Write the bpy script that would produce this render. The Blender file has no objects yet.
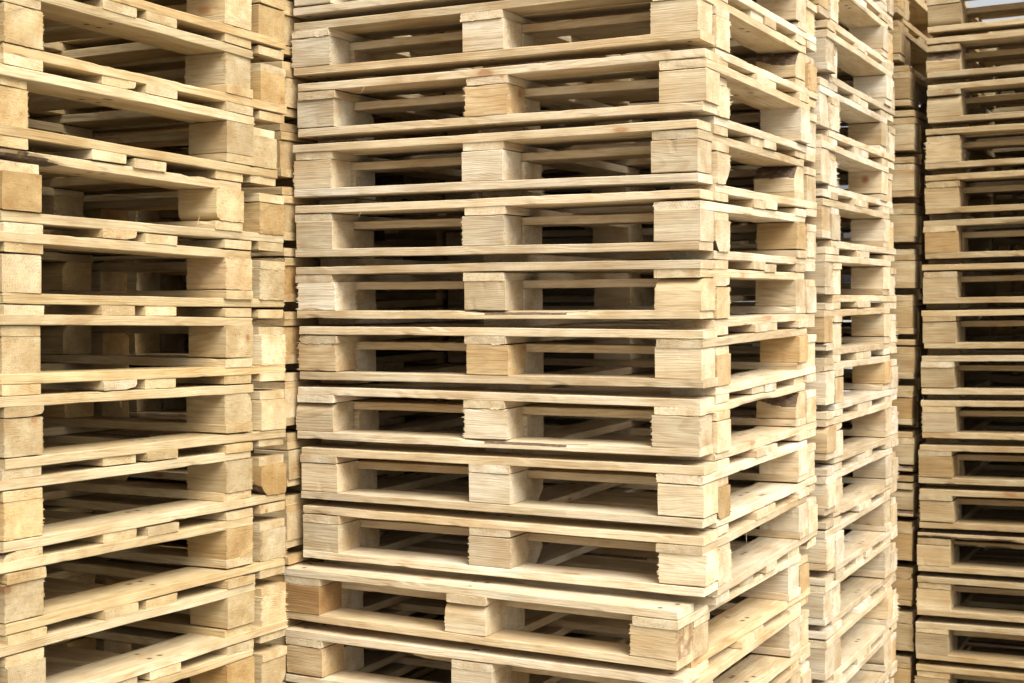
import bpy, bmesh, math, random
from mathutils import Vector, Matrix, noise

sc = bpy.context.scene
COL = sc.collection
CAMZ = 1.615                       # camera height above the ground

# ------------------------------------------------------------------ camera
cd = bpy.data.cameras.new("camera")
cam = bpy.data.objects.new("camera", cd)
COL.objects.link(cam)
cd.sensor_width = 36.0
cd.lens = 1425.0 / 1024.0 * 36.0
cd.clip_start = 0.05
cd.clip_end = 2000.0
cam.matrix_world = (Matrix.Translation((0, 0, CAMZ))
                    @ Matrix.Rotation(math.radians(90.0) - 0.0363, 4, 'X')
                    @ Matrix.Rotation(-0.0067, 4, 'Z'))
cd.dof.use_dof = True
cd.dof.focus_distance = 3.45
cd.dof.aperture_fstop = 9.0
sc.camera = cam

# ------------------------------------------------------------------ sky, sun, exposure
SUN_EL, SUN_AZ = math.radians(48), math.radians(147)   # azimuth clockwise from +Y
w = bpy.data.worlds.new("World")
sc.world = w
w.use_nodes = True
wn = w.node_tree.nodes
wl = w.node_tree.links
wn.clear()
sky = wn.new('ShaderNodeTexSky')
sky.sky_type = 'NISHITA'
sky.sun_disc = False
sky.sun_elevation = SUN_EL
sky.sun_rotation = SUN_AZ
sky.air_density = 1.0
sky.dust_density = 6.0
sky.ozone_density = 1.0
hs = wn.new('ShaderNodeHueSaturation')
hs.inputs['Saturation'].default_value = 0.10           # overcast: a nearly white sky
bg = wn.new('ShaderNodeBackground')
bg.inputs['Strength'].default_value = 0.09
wo = wn.new('ShaderNodeOutputWorld')
wl.new(sky.outputs[0], hs.inputs['Color'])
wl.new(hs.outputs[0], bg.inputs['Color'])
wl.new(bg.outputs[0], wo.inputs['Surface'])

sd = bpy.data.lights.new("sun", 'SUN')
sd.energy = 1.9
sd.angle = math.radians(40)
sd.color = (1.0, 0.975, 0.94)
sun = bpy.data.objects.new("sun", sd)
COL.objects.link(sun)
sdir = Vector((math.sin(SUN_AZ) * math.cos(SUN_EL), math.cos(SUN_AZ) * math.cos(SUN_EL), math.sin(SUN_EL)))
sun.rotation_euler = sdir.to_track_quat('Z', 'Y').to_euler()

sc.view_settings.view_transform = 'Standard'
sc.view_settings.look = 'None'
sc.view_settings.gamma = 1.0
sc.view_settings.use_curve_mapping = False
sc.view_settings.exposure = 1.30
sc.cycles.use_denoising = True
sc.render.resolution_x, sc.render.resolution_y = 1024, 683


# ------------------------------------------------------------------ node helpers
class NT:
    def __init__(s, name):
        s.m = bpy.data.materials.new(name)
        s.m.use_nodes = True
        s.t = s.m.node_tree
        s.t.nodes.clear()
        s.out = s.t.nodes.new('ShaderNodeOutputMaterial')
        s.b = s.t.nodes.new('ShaderNodeBsdfPrincipled')
        s.t.links.new(s.b.outputs[0], s.out.inputs['Surface'])

    def put(s, sock, v):
        if isinstance(v, bpy.types.NodeSocket):
            s.t.links.new(v, sock)
        elif v is not None:
            if sock.type == 'RGBA' and len(v) == 3:
                v = (*v, 1.0)
            sock.default_value = v

    def math(s, op, a, b=None, c=None, clamp=False):
        n = s.t.nodes.new('ShaderNodeMath')
        n.operation = op
        n.use_clamp = clamp
        for i, v in enumerate((a, b, c)):
            s.put(n.inputs[i], v)
        return n.outputs[0]

    def vmath(s, op, a, b=None):
        n = s.t.nodes.new('ShaderNodeVectorMath')
        n.operation = op
        s.put(n.inputs[0], a)
        if b is not None:
            s.put(n.inputs[1], b)
        return n.outputs['Value'] if op in ('LENGTH', 'DOT_PRODUCT', 'DISTANCE') else n.outputs['Vector']

    def noise(s, vec, scale, detail=2.0, rough=0.5):
        n = s.t.nodes.new('ShaderNodeTexNoise')
        s.put(n.inputs['Vector'], vec)
        n.inputs['Scale'].default_value = scale
        n.inputs['Detail'].default_value = detail
        n.inputs['Roughness'].default_value = rough
        return n.outputs['Fac']

    def ramp(s, fac, stops):
        n = s.t.nodes.new('ShaderNodeValToRGB')
        s.put(n.inputs[0], fac)
        e = n.color_ramp.elements
        while len(e) < len(stops):
            e.new(0.5)
        for i, (p, c) in enumerate(stops):
            e[i].position = p
            e[i].color = (*c, 1.0) if isinstance(c, tuple) else (c, c, c, 1.0)
        return n.outputs[0]

    def mix(s, fac, a, b, mode='MIX'):
        n = s.t.nodes.new('ShaderNodeMix')
        n.data_type = 'RGBA'
        n.blend_type = mode
        s.put(n.inputs[0], fac)
        s.put(n.inputs[6], a)
        s.put(n.inputs[7], b)
        return n.outputs[2]

    def sep(s, v):
        n = s.t.nodes.new('ShaderNodeSeparateXYZ')
        s.put(n.inputs[0], v)
        return n.outputs

    def comb(s, x, y, z):
        n = s.t.nodes.new('ShaderNodeCombineXYZ')
        for i, v in enumerate((x, y, z)):
            s.put(n.inputs[i], v)
        return n.outputs[0]

    def bump(s, h, strength, dist, nrm=None):
        n = s.t.nodes.new('ShaderNodeBump')
        n.inputs['Strength'].default_value = strength
        n.inputs['Distance'].default_value = dist
        s.put(n.inputs['Height'], h)
        if nrm is not None:
            s.put(n.inputs['Normal'], nrm)
        return n.outputs[0]


def wood(name, nails=(), big_knot=None, stained=False):
    """Raw sawn softwood, grain along the part's own X axis: a solid ring pattern (cathedral and straight
    grain on the long faces, rings on the end grain), fibres, knots, saw marks."""
    t = NT(name)
    tc = t.t.nodes.new('ShaderNodeTexCoord')
    oi = t.t.nodes.new('ShaderNodeObjectInfo')
    rnd = oi.outputs['Random']
    P = tc.outputs['Object']
    r1 = t.math('FRACT', t.math('MULTIPLY', rnd, 17.31))
    r2 = t.math('FRACT', t.math('MULTIPLY', rnd, 91.73))
    r3 = t.math('FRACT', t.math('MULTIPLY', rnd, 401.9))
    r4 = t.math('FRACT', t.math('MULTIPLY', rnd, 1733.3))
    off = t.comb(t.math('MULTIPLY', rnd, 37.0), t.math('MULTIPLY', r1, 11.0), t.math('MULTIPLY', r2, 7.0))
    Q = t.vmath('ADD', P, off)
    # rings round a pith that lies beside or inside the part and wanders along X
    big = t.noise(t.vmath('MULTIPLY', Q, (1.6, 5.0, 5.0)), 1.0, 2.0)
    big2 = t.noise(t.vmath('MULTIPLY', t.vmath('ADD', Q, (3.3, 1.7, 9.1)), (1.6, 5.0, 5.0)), 1.0, 2.0)
    fine = t.noise(t.vmath('MULTIPLY', Q, (9.0, 40.0, 40.0)), 1.0, 2.0)
    x, y, z = t.sep(P)
    py = t.math('MULTIPLY_ADD', t.math('SUBTRACT', r1, 0.5), 0.15, t.math('MULTIPLY', t.math('SUBTRACT', big, 0.5), 0.07))
    pz = t.math('MULTIPLY_ADD', t.math('SUBTRACT', r2, 0.62), 0.11, t.math('MULTIPLY', t.math('SUBTRACT', big2, 0.5), 0.07))
    d = t.vmath('LENGTH', t.comb(0.0, t.math('SUBTRACT', y, py), t.math('SUBTRACT', z, pz)))
    d = t.math('MULTIPLY_ADD', t.math('SUBTRACT', fine, 0.5), 0.0035, d)
    ringf = t.math('FRACT', t.math('DIVIDE', d, t.math('MULTIPLY_ADD', r3, 0.003, 0.0036)))
    late = t.ramp(ringf, [(0.0, 0.0), (0.5, 0.15), (0.83, 1.0), (0.95, 0.85), (1.0, 0.0)])
    # base tone of this piece
    tone = t.ramp(r4, [(0.0, (0.60, 0.511, 0.343)), (0.3, (0.56, 0.462, 0.298)), (0.5, (0.645, 0.571, 0.42)),
                       (0.7, (0.58, 0.491, 0.333)), (0.85, (0.50, 0.405, 0.245)), (1.0, (0.65, 0.592, 0.45))])
    patch = t.noise(t.vmath('MULTIPLY', Q, (2.5, 14.0, 14.0)), 1.0, 3.0, 0.6)
    col = t.mix(t.ramp(patch, [(0.38, 0.0), (0.66, 0.8)]), tone, t.mix(1.0, tone, (0.78, 0.68, 0.55), 'MULTIPLY'))
    col = t.mix(t.math('MULTIPLY', late, t.math('MULTIPLY_ADD', r2, 0.26, 0.14)), col, t.mix(1.0, col, (0.66, 0.53, 0.39), 'MULTIPLY'))
    # fibres
    fib = t.noise(t.vmath('MULTIPLY', Q, (5.0, 150.0, 150.0)), 1.0, 3.0, 0.65)
    fib2 = t.noise(t.vmath('MULTIPLY', Q, (14.0, 420.0, 420.0)), 1.0, 1.0)
    geo = t.t.nodes.new('ShaderNodeNewGeometry')
    vt = t.t.nodes.new('ShaderNodeVectorTransform')
    vt.vector_type = 'NORMAL'
    vt.convert_from = 'WORLD'
    vt.convert_to = 'OBJECT'
    t.put(vt.inputs[0], geo.outputs['Normal'])
    nx, ny, nz = t.sep(vt.outputs[0])
    end = t.ramp(t.math('ABSOLUTE', nx), [(0.55, 0.0), (0.8, 1.0)])
    speck = t.noise(Q, 150.0, 4.0, 0.75)
    saw = t.noise(t.vmath('MULTIPLY', Q, (40.0, 40.0, 320.0)), 1.0, 2.0)
    grain = t.mix(end, t.math('MULTIPLY_ADD', fib2, 0.4, t.math('MULTIPLY', fib, 0.6)),
                  t.math('MULTIPLY_ADD', t.math('SUBTRACT', t.math('MULTIPLY_ADD', saw, 0.4, t.math('MULTIPLY', speck, 0.6)), 0.5), 1.2, 0.52))
    shade = t.ramp(grain, [(0.30, (0.66, 0.60, 0.53)), (0.45, (0.94, 0.93, 0.91)), (0.70, (1.09, 1.09, 1.09))])
    col = t.mix(1.0, col, shade, 'MULTIPLY')
    blot = t.noise(t.vmath('MULTIPLY', Q, (7.0, 16.0, 16.0)), 1.0, 3.0, 0.6)
    col = t.mix(1.0, col, t.ramp(blot, [(0.32, (0.84, 0.76, 0.66)), (0.5, (0.98, 0.97, 0.95)), (0.66, (1.08, 1.09, 1.12))]), 'MULTIPLY')
    # resin streaks
    st = t.noise(t.vmath('MULTIPLY', Q, (2.0, 70.0, 70.0)), 1.0, 1.0)
    col = t.mix(t.ramp(st, [(0.68, 0.0), (0.76, 0.45)]), col, (0.40, 0.25, 0.11))
    # knots
    vo = t.t.nodes.new('ShaderNodeTexVoronoi')
    vo.inputs['Scale'].default_value = 1.0
    wob = t.math('MULTIPLY', t.math('SUBTRACT', fine, 0.5), 0.12)
    t.put(vo.inputs['Vector'], t.vmath('ADD', t.vmath('MULTIPLY', Q, (4.2, 10.0, 10.0)), t.comb(wob, wob, wob)))
    cr, cg, cb = t.sep(vo.outputs['Color'])
    has = t.math('GREATER_THAN', cr, 0.50)
    kd = vo.outputs['Distance']
    ksz = t.math('MULTIPLY_ADD', cg, 0.09, 0.05)
    kn = t.math('MULTIPLY', has, t.math('SUBTRACT', 1.0, t.math('SMOOTH_MIN', t.math('DIVIDE', kd, ksz), 1.0, 0.2), clamp=True), clamp=True)
    halo = t.math('MULTIPLY', has, t.math('SUBTRACT', 1.0, t.math('DIVIDE', kd, t.math('MULTIPLY', ksz, 2.6)), clamp=True), clamp=True)
    col = t.mix(t.math('MULTIPLY', halo, 0.55), col, t.mix(1.0, col, (0.72, 0.55, 0.38), 'MULTIPLY'))
    col = t.mix(t.ramp(kn, [(0.0, 0.0), (0.35, 0.85)]), col, t.mix(cb, (0.26, 0.135, 0.06), (0.40, 0.22, 0.10)))
    if big_knot:                                # one round knot showing on the broad side face
        kv = t.comb(t.math('SUBTRACT', x, big_knot[0]), 0.0, t.math('SUBTRACT', z, big_knot[1]))
        kr = t.math('MULTIPLY_ADD', t.math('SUBTRACT', fine, 0.5), 0.006, t.vmath('LENGTH', kv))
        sidef = t.math('GREATER_THAN', t.math('ABSOLUTE', ny), 0.6)
        col = t.mix(t.math('MULTIPLY', sidef, t.ramp(kr, [(0.010, 0.9), (0.0165, 0.0)])), col, (0.33, 0.15, 0.075))
        col = t.mix(t.math('MULTIPLY', sidef, t.ramp(kr, [(0.004, 0.7), (0.008, 0.0)])), col, (0.22, 0.10, 0.05))
    if stained:                                 # brown heartwood and bark stain on a sawn end
        sn = t.noise(Q, 26.0, 4.0, 0.65)
        col = t.mix(t.ramp(sn, [(0.38, 0.15), (0.58, 0.9)]), col, (0.21, 0.125, 0.06))
    # handling dirt
    dirt = t.noise(Q, 9.0, 5.0, 0.7)
    col = t.mix(t.ramp(dirt, [(0.52, 0.0), (0.76, 0.45)]), col, (0.36, 0.29, 0.205))
    # nail heads driven through the wide faces
    nail = None
    if nails:
        jx = t.math('MULTIPLY_ADD', t.math('SUBTRACT', r1, 0.5), 0.018, t.math('ABSOLUTE', x))
        ay = t.math('ABSOLUTE', t.math('MULTIPLY_ADD', t.math('SUBTRACT', r3, 0.5), 0.014, y))
        for k, (px, pyy, stag) in enumerate(nails):
            xs = t.math('MULTIPLY_ADD', t.math('SIGN', y), stag, jx)
            dd = t.vmath('LENGTH', t.comb(t.math('SUBTRACT', xs, px), t.math('SUBTRACT', ay, pyy), 0.0))
            nail = dd if nail is None else t.math('MINIMUM', nail, dd)
        flat = t.math('GREATER_THAN', t.math('ABSOLUTE', nz), 0.7)
        core = t.math('MULTIPLY', flat, t.ramp(nail, [(0.0042, 1.0), (0.0056, 0.0)]))
        dent = t.math('MULTIPLY', flat, t.ramp(nail, [(0.005, 0.5), (0.013, 0.0)]))
        col = t.mix(dent, col, (0.24, 0.16, 0.09))
        col = t.mix(core, col, (0.05, 0.045, 0.04))
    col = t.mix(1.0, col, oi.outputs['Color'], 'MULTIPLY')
    t.put(t.b.inputs['Base Color'], col)
    t.put(t.b.inputs['Roughness'], t.math('MULTIPLY_ADD', patch, 0.2, 0.66))
    t.b.inputs['Specular IOR Level'].default_value = 0.28
    h = t.math('MULTIPLY_ADD', late, 0.15, t.math('MULTIPLY_ADD', grain, 1.0, t.math('MULTIPLY', patch, 0.5)))
    t.put(t.b.inputs['Normal'], t.bump(h, 0.8, 0.0022))
    return t.m


def bark(name):
    t = NT(name)
    tc = t.t.nodes.new('ShaderNodeTexCoord')
    n1 = t.noise(t.vmath('MULTIPLY', tc.outputs['Object'], (60.0, 140.0, 140.0)), 1.0, 4.0, 0.7)
    n2 = t.noise(tc.outputs['Object'], 40.0, 3.0)
    c = t.ramp(n1, [(0.3, (0.045, 0.028, 0.016)), (0.55, (0.12, 0.077, 0.043)), (0.8, (0.23, 0.15, 0.085))])
    c = t.mix(t.ramp(n2, [(0.55, 0.0), (0.7, 0.6)]), c, (0.30, 0.20, 0.115))
    t.put(t.b.inputs['Base Color'], c)
    t.b.inputs['Roughness'].default_value = 0.9
    t.put(t.b.inputs['Normal'], t.bump(n1, 0.9, 0.004))
    return t.m


L, W, OFF = 1.1658, 0.9488, 0.1086        # pallet length, width, nesting offset
BW, SW, TH = 0.1055, 0.118, 0.0213        # deck board width, cross board width, board thickness
BX, BY, BZ = 0.118, 0.1045, 0.0772        # block

M_DECK = wood("sawn_pine_deck", ((L / 2 - 0.05, 0.028, 0.011), (0.0, 0.028, 0.011)))
M_CROSS = wood("sawn_pine_cross", ((W / 2 - 0.05, 0.030, 0.012), (0.012, 0.026, 0.010)))
M_BLOCK = wood("sawn_pine_block")
M_KNOT = wood("sawn_pine_block_knot", (), (0.0, 0.010))
M_BARK = bark("pine_bark")


# ------------------------------------------------------------------ meshes of the pieces (grain along X)
def beam(name, lx, ly, lz, seed, mat, nseg, warp=0.0016, rough=0.0005, wane=None, fringe=0.0, hairs=0, bev=0.0014, roundc=None, chip=0.006):
    """One closed sawn piece. wane = (which corner sy, sz, from t0, to t1, size): bark edge along the grain.
    fringe = length of torn fibres round the sawn ends. roundc = (sy, sz, radius) a rounded clean corner."""
    R = random.Random(seed)
    bm = bmesh.new()
    hy, hz = ly / 2, lz / 2
    ns_y = max(2, int(ly / 0.012)) if fringe else 3
    ns_z = max(2, int(lz / 0.0045)) if fringe else 2
    prof = []                                   # (y, z, corner key)
    cn = [(-1, -1), (1, -1), (1, 1), (-1, 1)]
    for i, (a, b) in enumerate(cn):
        c2 = cn[(i + 1) % 4]
        pa = [(a * hy, b * (hz - bev)), (a * (hy - bev), b * hz)]
        if i % 2:                               # (+,-) and (-,+): leave along z
            pa = pa[::-1]
        prof += [(p[0], p[1], (a, b)) for p in pa]
        nn = ns_y if c2[1] == b else ns_z
        e0 = pa[1]
        if c2[1] == b:
            e1 = (c2[0] * (hy - bev), b * hz)
        else:
            e1 = (a * hy, c2[1] * (hz - bev))
        for k in range(1, nn):
            f = k / nn
            prof.append((e0[0] + (e1[0] - e0[0]) * f, e0[1] + (e1[1] - e0[1]) * f, None))
    n = len(prof)
    o1, o2 = R.uniform(0, 50), R.uniform(0, 50)
    ph1, ph2 = R.uniform(0, 6.28), R.uniform(0, 6.28)
    cutx = [R.uniform(-0.012, 0.012), R.uniform(-0.012, 0.012)]
    rings = []
    for s in range(nseg + 1):
        t = s / nseg
        x = -lx / 2 + lx * t
        wy = warp * 0.6 * math.sin(ph1 + 3.0 * t) - warp * 0.6 * math.sin(ph1 + 3.0 * 0.5)
        wz = warp * math.sin(ph2 + 2.6 * t) - warp * math.sin(ph2 + 1.3)
        ws = 0.0
        if wane:
            sy, sz, t0, t1, size = wane
            if t0 <= t <= t1:
                u = (t - t0) / max(1e-6, t1 - t0)
                e = min(1.0, 4 * u if t0 > 0.001 else 1.0, 4 * (1 - u) if t1 < 0.999 else 1.0)
                ws = size * e * (0.75 + 0.5 * noise.noise(Vector((x * 9, o1, 3.0))))
        ring = []
        for (y, z, ck) in prof:
            yy, zz = y, z
            if wane and ws > 0:
                dy, dz = hy - wane[0] * y, hz - wane[1] * z
                kz = min(1.0, lz * 0.85 / max(ws, 1e-6))
                a, b = dy / ws, dz / (ws * kz)
                if a + b < 1.0:                 # push onto the bark chord, bulged a little
                    g = (1.0 - a - b) * 0.5 * 0.9
                    yy = y - wane[0] * g * ws
                    zz = z - wane[1] * g * ws * kz
            if roundc:
                r = roundc[2]
                dy, dz = hy - roundc[0] * y, hz - roundc[1] * z
                if dy < r and dz < r:
                    vy, vz = r - dy, r - dz
                    m = math.hypot(vy, vz)
                    if m > r:
                        yy = roundc[0] * (hy - r + vy / m * r)
                        zz = roundc[1] * (hz - r + vz / m * r)
            q = Vector((x * 7, yy * 30 + o1, zz * 30 + o2))
            k = rough * (2.0 if ck else 1.0)
            jy = noise.noise(q) * k
            jz = noise.noise(q + Vector((9, 4, 2))) * k
            if ck:                              # small chips and torn bits along the arrises
                ch = max(0.0, noise.noise(Vector((x * 38 + o2, ck[0] * 7.0 + o1, ck[1] * 5.0))) - 0.33) * chip
                jy -= ck[0] * ch
                jz -= ck[1] * ch * 0.8
            dx = 0.0
            if s in (0, nseg):
                c = cutx[0 if s == 0 else 1]
                dx = c * y + noise.noise(q * 2.0) * 0.0012
            ring.append(bm.verts.new((x + dx, yy + wy + jy, zz + wz + jz)))
        rings.append(ring)
    for s in range(nseg):
        a, b = rings[s], rings[s + 1]
        for i in range(n):
            j = (i + 1) % n
            f = bm.faces.new((a[i], a[j], b[j], b[i]))
            if wane:
                cy = sum(v.co.y for v in f.verts) / 4
                cz = sum(v.co.z for v in f.verts) / 4
                dy, dz = hy - wane[0] * cy, hz - wane[1] * cz
                if dy > 0.0022 and dz > 0.0022 and dy < wane[4] * 1.5 and dz < wane[4] * 1.5:
                    f.material_index = 1
    bm.faces.new(rings[0][::-1])
    bm.faces.new(rings[-1])
    if fringe:
        for ring, sg in ((rings[0], -1), (rings[-1], 1)):
            for i in range(n):
                if R.random() < 0.7:
                    a, b = ring[i], ring[(i + 1) % n]
                    side = abs(a.co.y) > hy - 0.004
                    ln = fringe * R.uniform(0.2, 1.0) ** 1.2 * (1.0 if side else 0.4)
                    tip = (a.co + b.co) / 2 + Vector((sg * ln, R.uniform(-1, 1) * 0.0016, R.uniform(-1, 1) * 0.002))
                    bm.faces.new((a, b, bm.verts.new(tip)))
    for _ in range(hairs):                      # long loose splinters at a sawn edge
        s = R.randrange(1, nseg)
        i = R.choice([k for k in range(n) if prof[k][2]])
        a, b = rings[s][i], rings[s][(i + 1) % n]
        tip = a.co + Vector((R.uniform(-0.02, 0.02), R.choice((-1, 1)) * R.uniform(0.001, 0.008), R.uniform(-0.034, -0.012)))
        m1 = bm.verts.new(a.co.lerp(tip, 0.5) + Vector((0.003, 0, 0.002)))
        m0 = bm.verts.new(a.co + Vector((0.0016, 0, 0)))
        bm.faces.new((a, m0, m1))
        bm.faces.new((a, m1, bm.verts.new(tip)))
    bmesh.ops.recalc_face_normals(bm, faces=[f for f in bm.faces if len(f.verts) > 3])
    me = bpy.data.meshes.new(name)
    bm.to_mesh(me)
    bm.free()
    me.materials.append(mat)
    me.materials.append(M_BARK)
    return me


rg = random.Random(5)
DECK = [beam("deck_board", L, BW, TH, 100 + i, M_DECK, 44, warp=0.0024, rough=0.0007, chip=0.006, hairs=(1 if i % 5 == 0 else 0)) for i in range(10)]
DECK_W = [beam("deck_board", L, BW, TH, 150 + i, M_DECK, 40, warp=0.002, wane=(1 if i % 2 else -1, -1, t0, t1, sz))
          for i, (t0, t1, sz) in enumerate(((0.0, 0.35, 0.016), (0.55, 1.0, 0.013), (0.2, 0.6, 0.014)))]
CROSS = [beam("cross_board", W, SW, TH, 200 + i, M_CROSS, 38, warp=0.0024, rough=0.0007, chip=0.006, fringe=(0.005 if i % 2 == 0 else 0), hairs=(1 if i % 4 == 1 else 0)) for i in range(10)]
CROSS_W = [beam("cross_board", W, SW, TH, 250, M_CROSS, 34, wane=(-1, -1, 0.0, 0.40, 0.026))]
CROSS_W += [beam("cross_board", W, SW, TH, 251 + i, M_CROSS, 30, wane=(1 if i else -1, -1, 0.3, 0.75, 0.012)) for i in range(2)]
BLOCK = [beam("block", BX, BY, BZ, 300 + i, M_BLOCK, 9, warp=0.0004, rough=0.0007, bev=0.0018) for i in range(8)]
BLOCK_F = [beam("block", BX, BY, BZ, 330 + i, M_BLOCK, 4, warp=0.0004, rough=0.0006, fringe=(0.013, 0.007, 0.009, 0.005)[i]) for i in range(4)]
BLOCK_R = [beam("block", BX, BY, BZ, 350 + i, M_BLOCK, 5, warp=0.0004, fringe=0.003, roundc=((1, 1, 0.03), (1, -1, 0.022), (-1, 1, 0.036))[i]) for i in range(3)]
BLOCK_B = [beam("block", BX, BY, BZ, 370 + i, M_BLOCK, 8, warp=0.0004, fringe=0.004, wane=(-1, 1, 0.0, 1.0, 0.050)) for i in range(2)]

BLOCK_K = beam("block", BX, BY, BZ, 390, M_KNOT, 6, warp=0.0004, rough=0.0007, bev=0.0018)

BLOCK_S = beam("block", BX, BY, BZ, 395, M_BLOCK, 6, warp=0.0004, rough=0.0007, fringe=0.005, bev=0.0018)
BLOCK_S.materials[1] = wood("stained_pine_end", (), None, True)
for pg in BLOCK_S.polygons:
    if pg.normal.x > 0.9 and pg.area > 0.002:
        pg.material_index = 1

# ------------------------------------------------------------------ ground
gm = NT("worn_concrete")
tcg = gm.t.nodes.new('ShaderNodeTexCoord')
g1 = gm.noise(tcg.outputs['Object'], 0.8, 6.0, 0.6)
g2 = gm.noise(tcg.outputs['Object'], 60.0, 4.0, 0.7)
gc = gm.ramp(g1, [(0.3, (0.27, 0.25, 0.215)), (0.7, (0.36, 0.335, 0.29))])
gm.put(gm.b.inputs['Base Color'], gm.mix(1.0, gc, gm.ramp(g2, [(0.3, 0.75), (0.6, 1.0)]), 'MULTIPLY'))
gm.b.inputs['Roughness'].default_value = 0.9
gm.put(gm.b.inputs['Normal'], gm.bump(g2, 0.4, 0.004))
gme = bpy.data.meshes.new("ground")
S = 600.0
gme.from_pydata([(-S, -S, 0), (S, -S, 0), (S, S, 0), (-S, S, 0)], [], [(0, 1, 2, 3)])
gme.materials.append(gm.m)
go = bpy.data.objects.new("ground", gme)
COL.objects.link(go)
go['kind'] = 'structure'

# ------------------------------------------------------------------ one pallet
PALE, TAN, HONEY, BROWN = (1.13, 1.135, 1.17, 1), (0.95, 0.92, 0.86, 1), (0.90, 0.80, 0.65, 1), (0.50, 0.36, 0.25, 1)


def part(name, me, root, loc, rot, color, sx=1.0):
    o = bpy.data.objects.new(name, me)
    COL.objects.link(o)
    o.parent = root
    o.location = loc
    o.rotation_euler = rot
    o.scale = (sx, 1, 1)
    o.color = color
    return o


def tint(R, base, var=0.17):
    k = R.uniform(1 - var, 1 + var * 0.35)
    h = R.uniform(-0.02, 0.03) if R.random() < 0.85 else R.uniform(0.03, 0.065)   # now and then a resin-dark board
    return (base[0] * k, base[1] * k * (1 - h * 0.5), base[2] * k * (1 - h * 1.6), 1)


def pallet(R, down, base, special, amber=0.12):
    """Empty at the middle of the base; three deck boards, three cross boards, six blocks, two bottom boards.
    down = turned deck-side down. special: {(ix, iy): (mesh, colour, label)} for single blocks."""
    root = bpy.data.objects.new("wooden_pallet", None)
    COL.objects.link(root)
    fl = (lambda z: 0.144 - z) if down else (lambda z: z)
    px = math.pi if down else 0.0

    def pick(tab, alt, p):
        return R.choice(alt) if R.random() < p else R.choice(tab)
    for i, y in enumerate((-(W - 0.107) / 2, 0.0, (W - 0.107) / 2)):
        part("deck_board", pick(DECK, DECK_W, 0.16), root,
             (R.uniform(-.003, .003), y + R.uniform(-.0008, .0008), fl(0.133) + R.uniform(-.0002, .0002)),
             (px, 0, R.choice((0, math.pi)) + R.uniform(-.0008, .0008)), tint(R, base), R.uniform(0.997, 1.002))
    for ix, x in enumerate((-(L - SW) / 2, 0.0, (L - SW) / 2)):
        me, c, lab = special.get(('c', ix), (None, None, None))
        rz = R.choice((-1, 1)) * math.pi / 2
        if me:
            rz = math.pi / 2
        o = part("cross_board", me or pick(CROSS, CROSS_W[1:], 0.1), root,
                 (x + R.uniform(-.003, .003), R.uniform(-.003, .003), fl(0.111)), (px, 0, rz + R.uniform(-.002, .002)),
                 c or tint(R, base), R.uniform(0.996, 1.002))
        if lab:
            o['label'] = lab
        for iy, y in enumerate((-(W - 0.107) / 2, (W - 0.107) / 2)):
            me, c, lab = special.get((ix, iy), (None, None, None))
            rz = R.choice((0, math.pi)) + R.uniform(-.018, .018)
            if me:
                rz = 0.0
            else:
                q = R.random()
                me = R.choice(BLOCK if q < 0.40 else BLOCK_F if q < 0.80 else BLOCK_R if q < 0.96 else BLOCK_B)
            o = part("block", me, root, (x + R.uniform(-.0045, .0045), y + R.uniform(-.0012, .0012), fl(0.061)),
                     (px, 0, rz), c or tint(R, tuple(base[q] * (0.94, 0.83, 0.66)[q] for q in range(3)) if R.random() < amber else base, 0.24))
            if lab:
                o['label'] = lab
    for y in (-(W - 0.107) / 2, (W - 0.107) / 2):
        part("bottom_board", pick(DECK, DECK_W, 0.2), root,
             (R.uniform(-.004, .004), y + R.uniform(-.001, .001), fl(0.011) + R.uniform(-.0002, .0002)),
             (px + math.pi, 0, R.choice((0, math.pi)) + R.uniform(-.001, .001)), tint(R, base), R.uniform(0.995, 1.003))
    return root


# ------------------------------------------------------------------ the stacks
YAW = 0.4666
ORD = ("topmost second third fourth fifth sixth seventh eighth ninth tenth eleventh twelfth thirteenth fourteenth "
       "fifteenth sixteenth seventeenth eighteenth").split()
GROUP = "wooden pallets nested in tall stacks"


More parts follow.
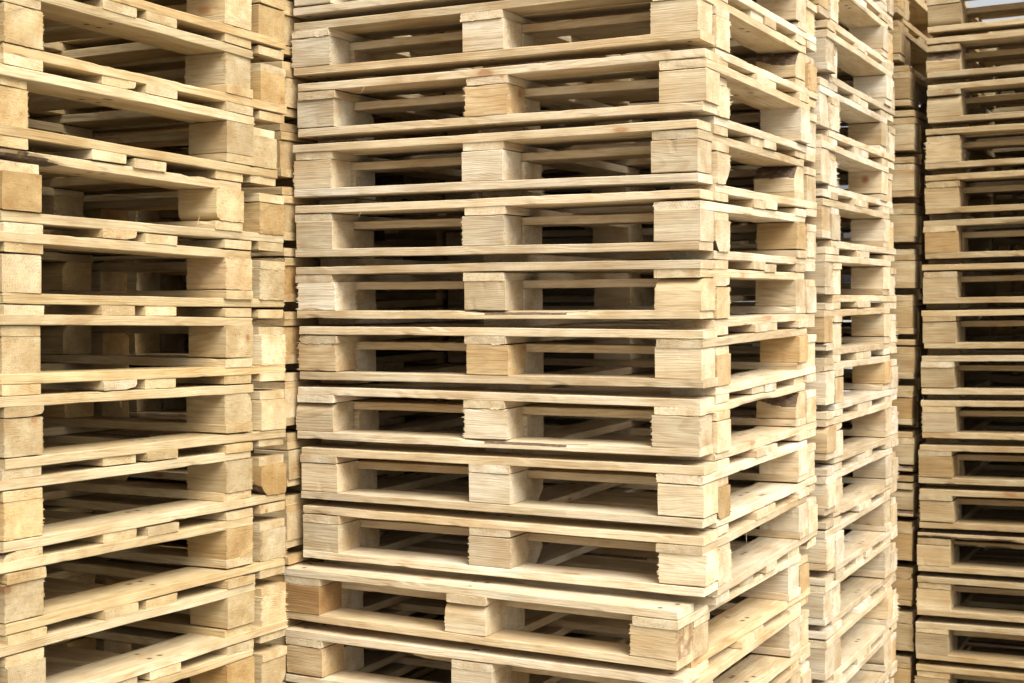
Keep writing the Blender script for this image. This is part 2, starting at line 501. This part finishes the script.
def stack(seed, corner_r, corner_v, z0, P, k0, k1, first_up, last_up, first_dn, last_dn, where, base, tilt_x=0.0, tilt_y=0.0,
          yaw=YAW, up_shift={}, dn_shift={}, lean=lambda k: (0.0, 0.0), jit=0.004, special_up={}, special_dn={}, extra={}, skip_dn=(), amber=0.12):
    """Pallets nested in pairs: one deck-side up, one deck-side down set back by a block's width, decks sharing a layer.
    corner_r / corner_v: place of the front corner along the front (r) and back from the camera (v)."""
    R = random.Random(seed)
    ex0 = Vector((math.cos(YAW), -math.sin(YAW), 0))
    ey0 = Vector((math.sin(YAW), math.cos(YAW), 0))
    O = ex0 * corner_r + ey0 * corner_v + Vector((0, 0, z0 + CAMZ))
    ex = Vector((math.cos(yaw), -math.sin(yaw), math.tan(tilt_x))).normalized()
    ey = Vector((math.sin(yaw), math.cos(yaw), math.tan(tilt_y)))
    ey = (ey - ex * ey.dot(ex)).normalized()
    ez = ex.cross(ey)
    s = P / 0.166
    for k in range(k0, k1 + 1):
        lx, ly = lean(k)
        pj = (R.uniform(-jit, jit), R.uniform(-.0012, .0012), R.uniform(-.0025, .0025))
        for down in (False, True):
            if down and k in skip_dn:
                continue
            sx, sy, sw = ((dn_shift if down else up_shift).get(k, ()) + (0.0, 0.0, 0.0))[:3]
            j = (pj[0] + R.uniform(-jit, jit) * 0.8 + sx + lx, pj[1] + sy + ly)
            sp = (special_dn if down else special_up).get(k, {})
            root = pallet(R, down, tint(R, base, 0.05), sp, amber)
            zb = (-0.188 if down else -0.144) * s
            pos = O + ex * (-L / 2 + j[0]) + ey * (W / 2 + j[1] + (OFF if down else 0)) + Vector((0, 0, -k * P + zb))
            M = Matrix((ex, ey, ez)).transposed() @ Matrix.Rotation(sw + pj[2] + R.uniform(-.001, .001), 3, 'Z')
            root.location = pos
            root.rotation_euler = M.to_euler()
            root.scale = (1, 1, s)
            a, b = (first_dn, last_dn) if down else (first_up, last_up)
            kind = "upside-down" if down else "deck-up"
            feat = extra.get((down, k), "")
            if a == 99:
                lab = f"{kind} pallet of the {where}"
            elif k < a:
                lab = f"{kind} pallet above the photo's top edge in the {where}"
            elif k > b:
                lab = f"{kind} pallet below the photo's bottom edge in the {where}"
            else:
                lab = f"{ORD[k - a]} {kind} pallet{feat} from the top, {where}"
            root['label'] = lab
            root['category'] = "pallet"
            root['group'] = GROUP


cmid = {0: (-.004, 0), 1: (.008, 0), 2: (-.006, 0), 3: (-.001, 0), 4: (-.002, 0), 5: (.002, 0), 6: (-.004, 0), 7: (.0065, 0),
        8: (.006, 0), 9: (-.014, -.060, -.037), 10: (-.008, -.062, -.02), 11: (0, -.05)}
BARKB = (BLOCK_B[0], TAN, "block with a dark bark edge along its top")
stack(11, -1.1265, 3.240, 0.7329, 0.166, -2, 13, -1, 10, -1, 10, "big middle stack", PALE,
      up_shift=cmid, dn_shift={9: (-.014, -.060, -.037), 10: (-.008, -.062, -.02), 11: (0, -.05)}, jit=0.0012,
      special_up={0: {(2, 1): BARKB}, 2: {(2, 1): (BLOCK_B[1], TAN, BARKB[2])}, 6: {(2, 1): BARKB},
                  5: {(0, 0): (BLOCK_F[0], HONEY, None), (1, 0): (BLOCK_R[1], HONEY, None), (2, 0): (BLOCK[2], PALE, None)},
                  4: {(0, 0): (BLOCK_F[0], PALE, None)},
                  2: {(2, 1): (BLOCK_B[1], TAN, BARKB[2]), (0, 0): (BLOCK_F[2], PALE, None)},
                  9: {(0, 0): (BLOCK[1], (0.70, 0.53, 0.36, 1), "brown block at the front corner"),
                      (2, 0): (BLOCK_S, (0.92, 0.83, 0.69, 1), "block with a dark brown stain on its sawn end")},
                  10: {(0, 0): (BLOCK[4], (0.90, 0.76, 0.58, 1), None)}},
      extra={(False, 9): " with a brown corner block"})

stack(22, -2.182, 1.979, 0.8129, 0.1661, -1, 13, 0, 10, 0, 10, "stack along the left side", (0.96, 0.925, 0.82, 1),
      tilt_y=-0.0259, lean=lambda k: (0.0, -0.0192 * k * 0.166),
      up_shift={k: (0.0, -.058 if k == 3 else -.024) for k in range(-1, 14)}, dn_shift={k: (0.0, -.034 if k == 2 else .006) for k in range(-1, 14)}, jit=0.003, amber=0.28,
      special_up={3: {('c', 2): (CROSS_W[0], TAN, "cross board with a dark strip of bark along its lower edge")},
                  4: {(2, 1): (BLOCK_F[1], HONEY, None)}},
      extra={(False, 3): " with a bark-edged cross board"})

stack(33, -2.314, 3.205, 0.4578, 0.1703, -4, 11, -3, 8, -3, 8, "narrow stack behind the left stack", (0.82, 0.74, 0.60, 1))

stack(44, -1.091, 4.330, 0.8115, 0.1709, -2, 13, -1, 12, -1, 12, "pale stack behind the middle stack", (1.05, 1.09, 1.20, 1),
      tilt_y=-0.0103, lean=lambda k: ((-0.022, -0.03) if k < 3 else (-0.016, -.02) if k == 3 else (-0.014, 0.0)),
      up_shift={0: (0.012, .03)}, jit=0.005,
      special_up={2: {(2, 1): (BLOCK_K, PALE, "block with a round brown knot")}}, extra={(False, 2): " with a knotty block"})

stack(55, -1.048, 5.420, 0.6554, 0.1708, -5, 12, -4, 11, -4, 11, "shaded stack beside the far stack", (0.76, 0.70, 0.59, 1),  # tint darkened like the far stack's, lens falloff put into the wood colour
      lean=lambda k: ((-0.075, 0.0) if k < -2 else (-0.06, 0.0) if k < -1 else (-0.03, 0.0) if k < 0 else (-0.006, 0.0)), jit=0.006)

stack(66, -1.003 + L, 5.403, 0.929, 0.166, -1, 14, 0, 14, 0, 14, "far stack at the right side", (0.75, 0.71, 0.63, 1),  # duller tan wood, darkened further to paint in lens falloff at the frame's side
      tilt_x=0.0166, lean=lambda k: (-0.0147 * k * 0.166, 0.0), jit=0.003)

# stacks of the rows behind, seen only through the gaps of the ones in front; added, in darkened wood, to keep those gaps dark
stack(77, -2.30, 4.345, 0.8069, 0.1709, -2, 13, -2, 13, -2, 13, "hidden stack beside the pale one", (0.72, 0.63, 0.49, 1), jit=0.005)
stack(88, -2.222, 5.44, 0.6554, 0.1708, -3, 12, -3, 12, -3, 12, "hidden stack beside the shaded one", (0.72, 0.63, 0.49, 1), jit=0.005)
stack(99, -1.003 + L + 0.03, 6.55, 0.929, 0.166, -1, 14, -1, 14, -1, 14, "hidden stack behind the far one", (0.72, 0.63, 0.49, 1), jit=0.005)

# the yard goes on to the left of the picture: these keep the side light out of the rows
stack(111, -3.50, 3.205, 0.4578, 0.1703, -4, 11, 99, 99, 99, 99, "stack beyond the photo's left edge, back row", (0.72, 0.63, 0.49, 1), jit=0.005)
stack(122, -3.39, 1.979, 0.8129, 0.1661, -1, 13, 99, 99, 99, 99, "stack beyond the photo's left edge, front row", (0.72, 0.63, 0.49, 1), tilt_y=-0.0259,
      lean=lambda k: (0.0, -0.0192 * k * 0.166))
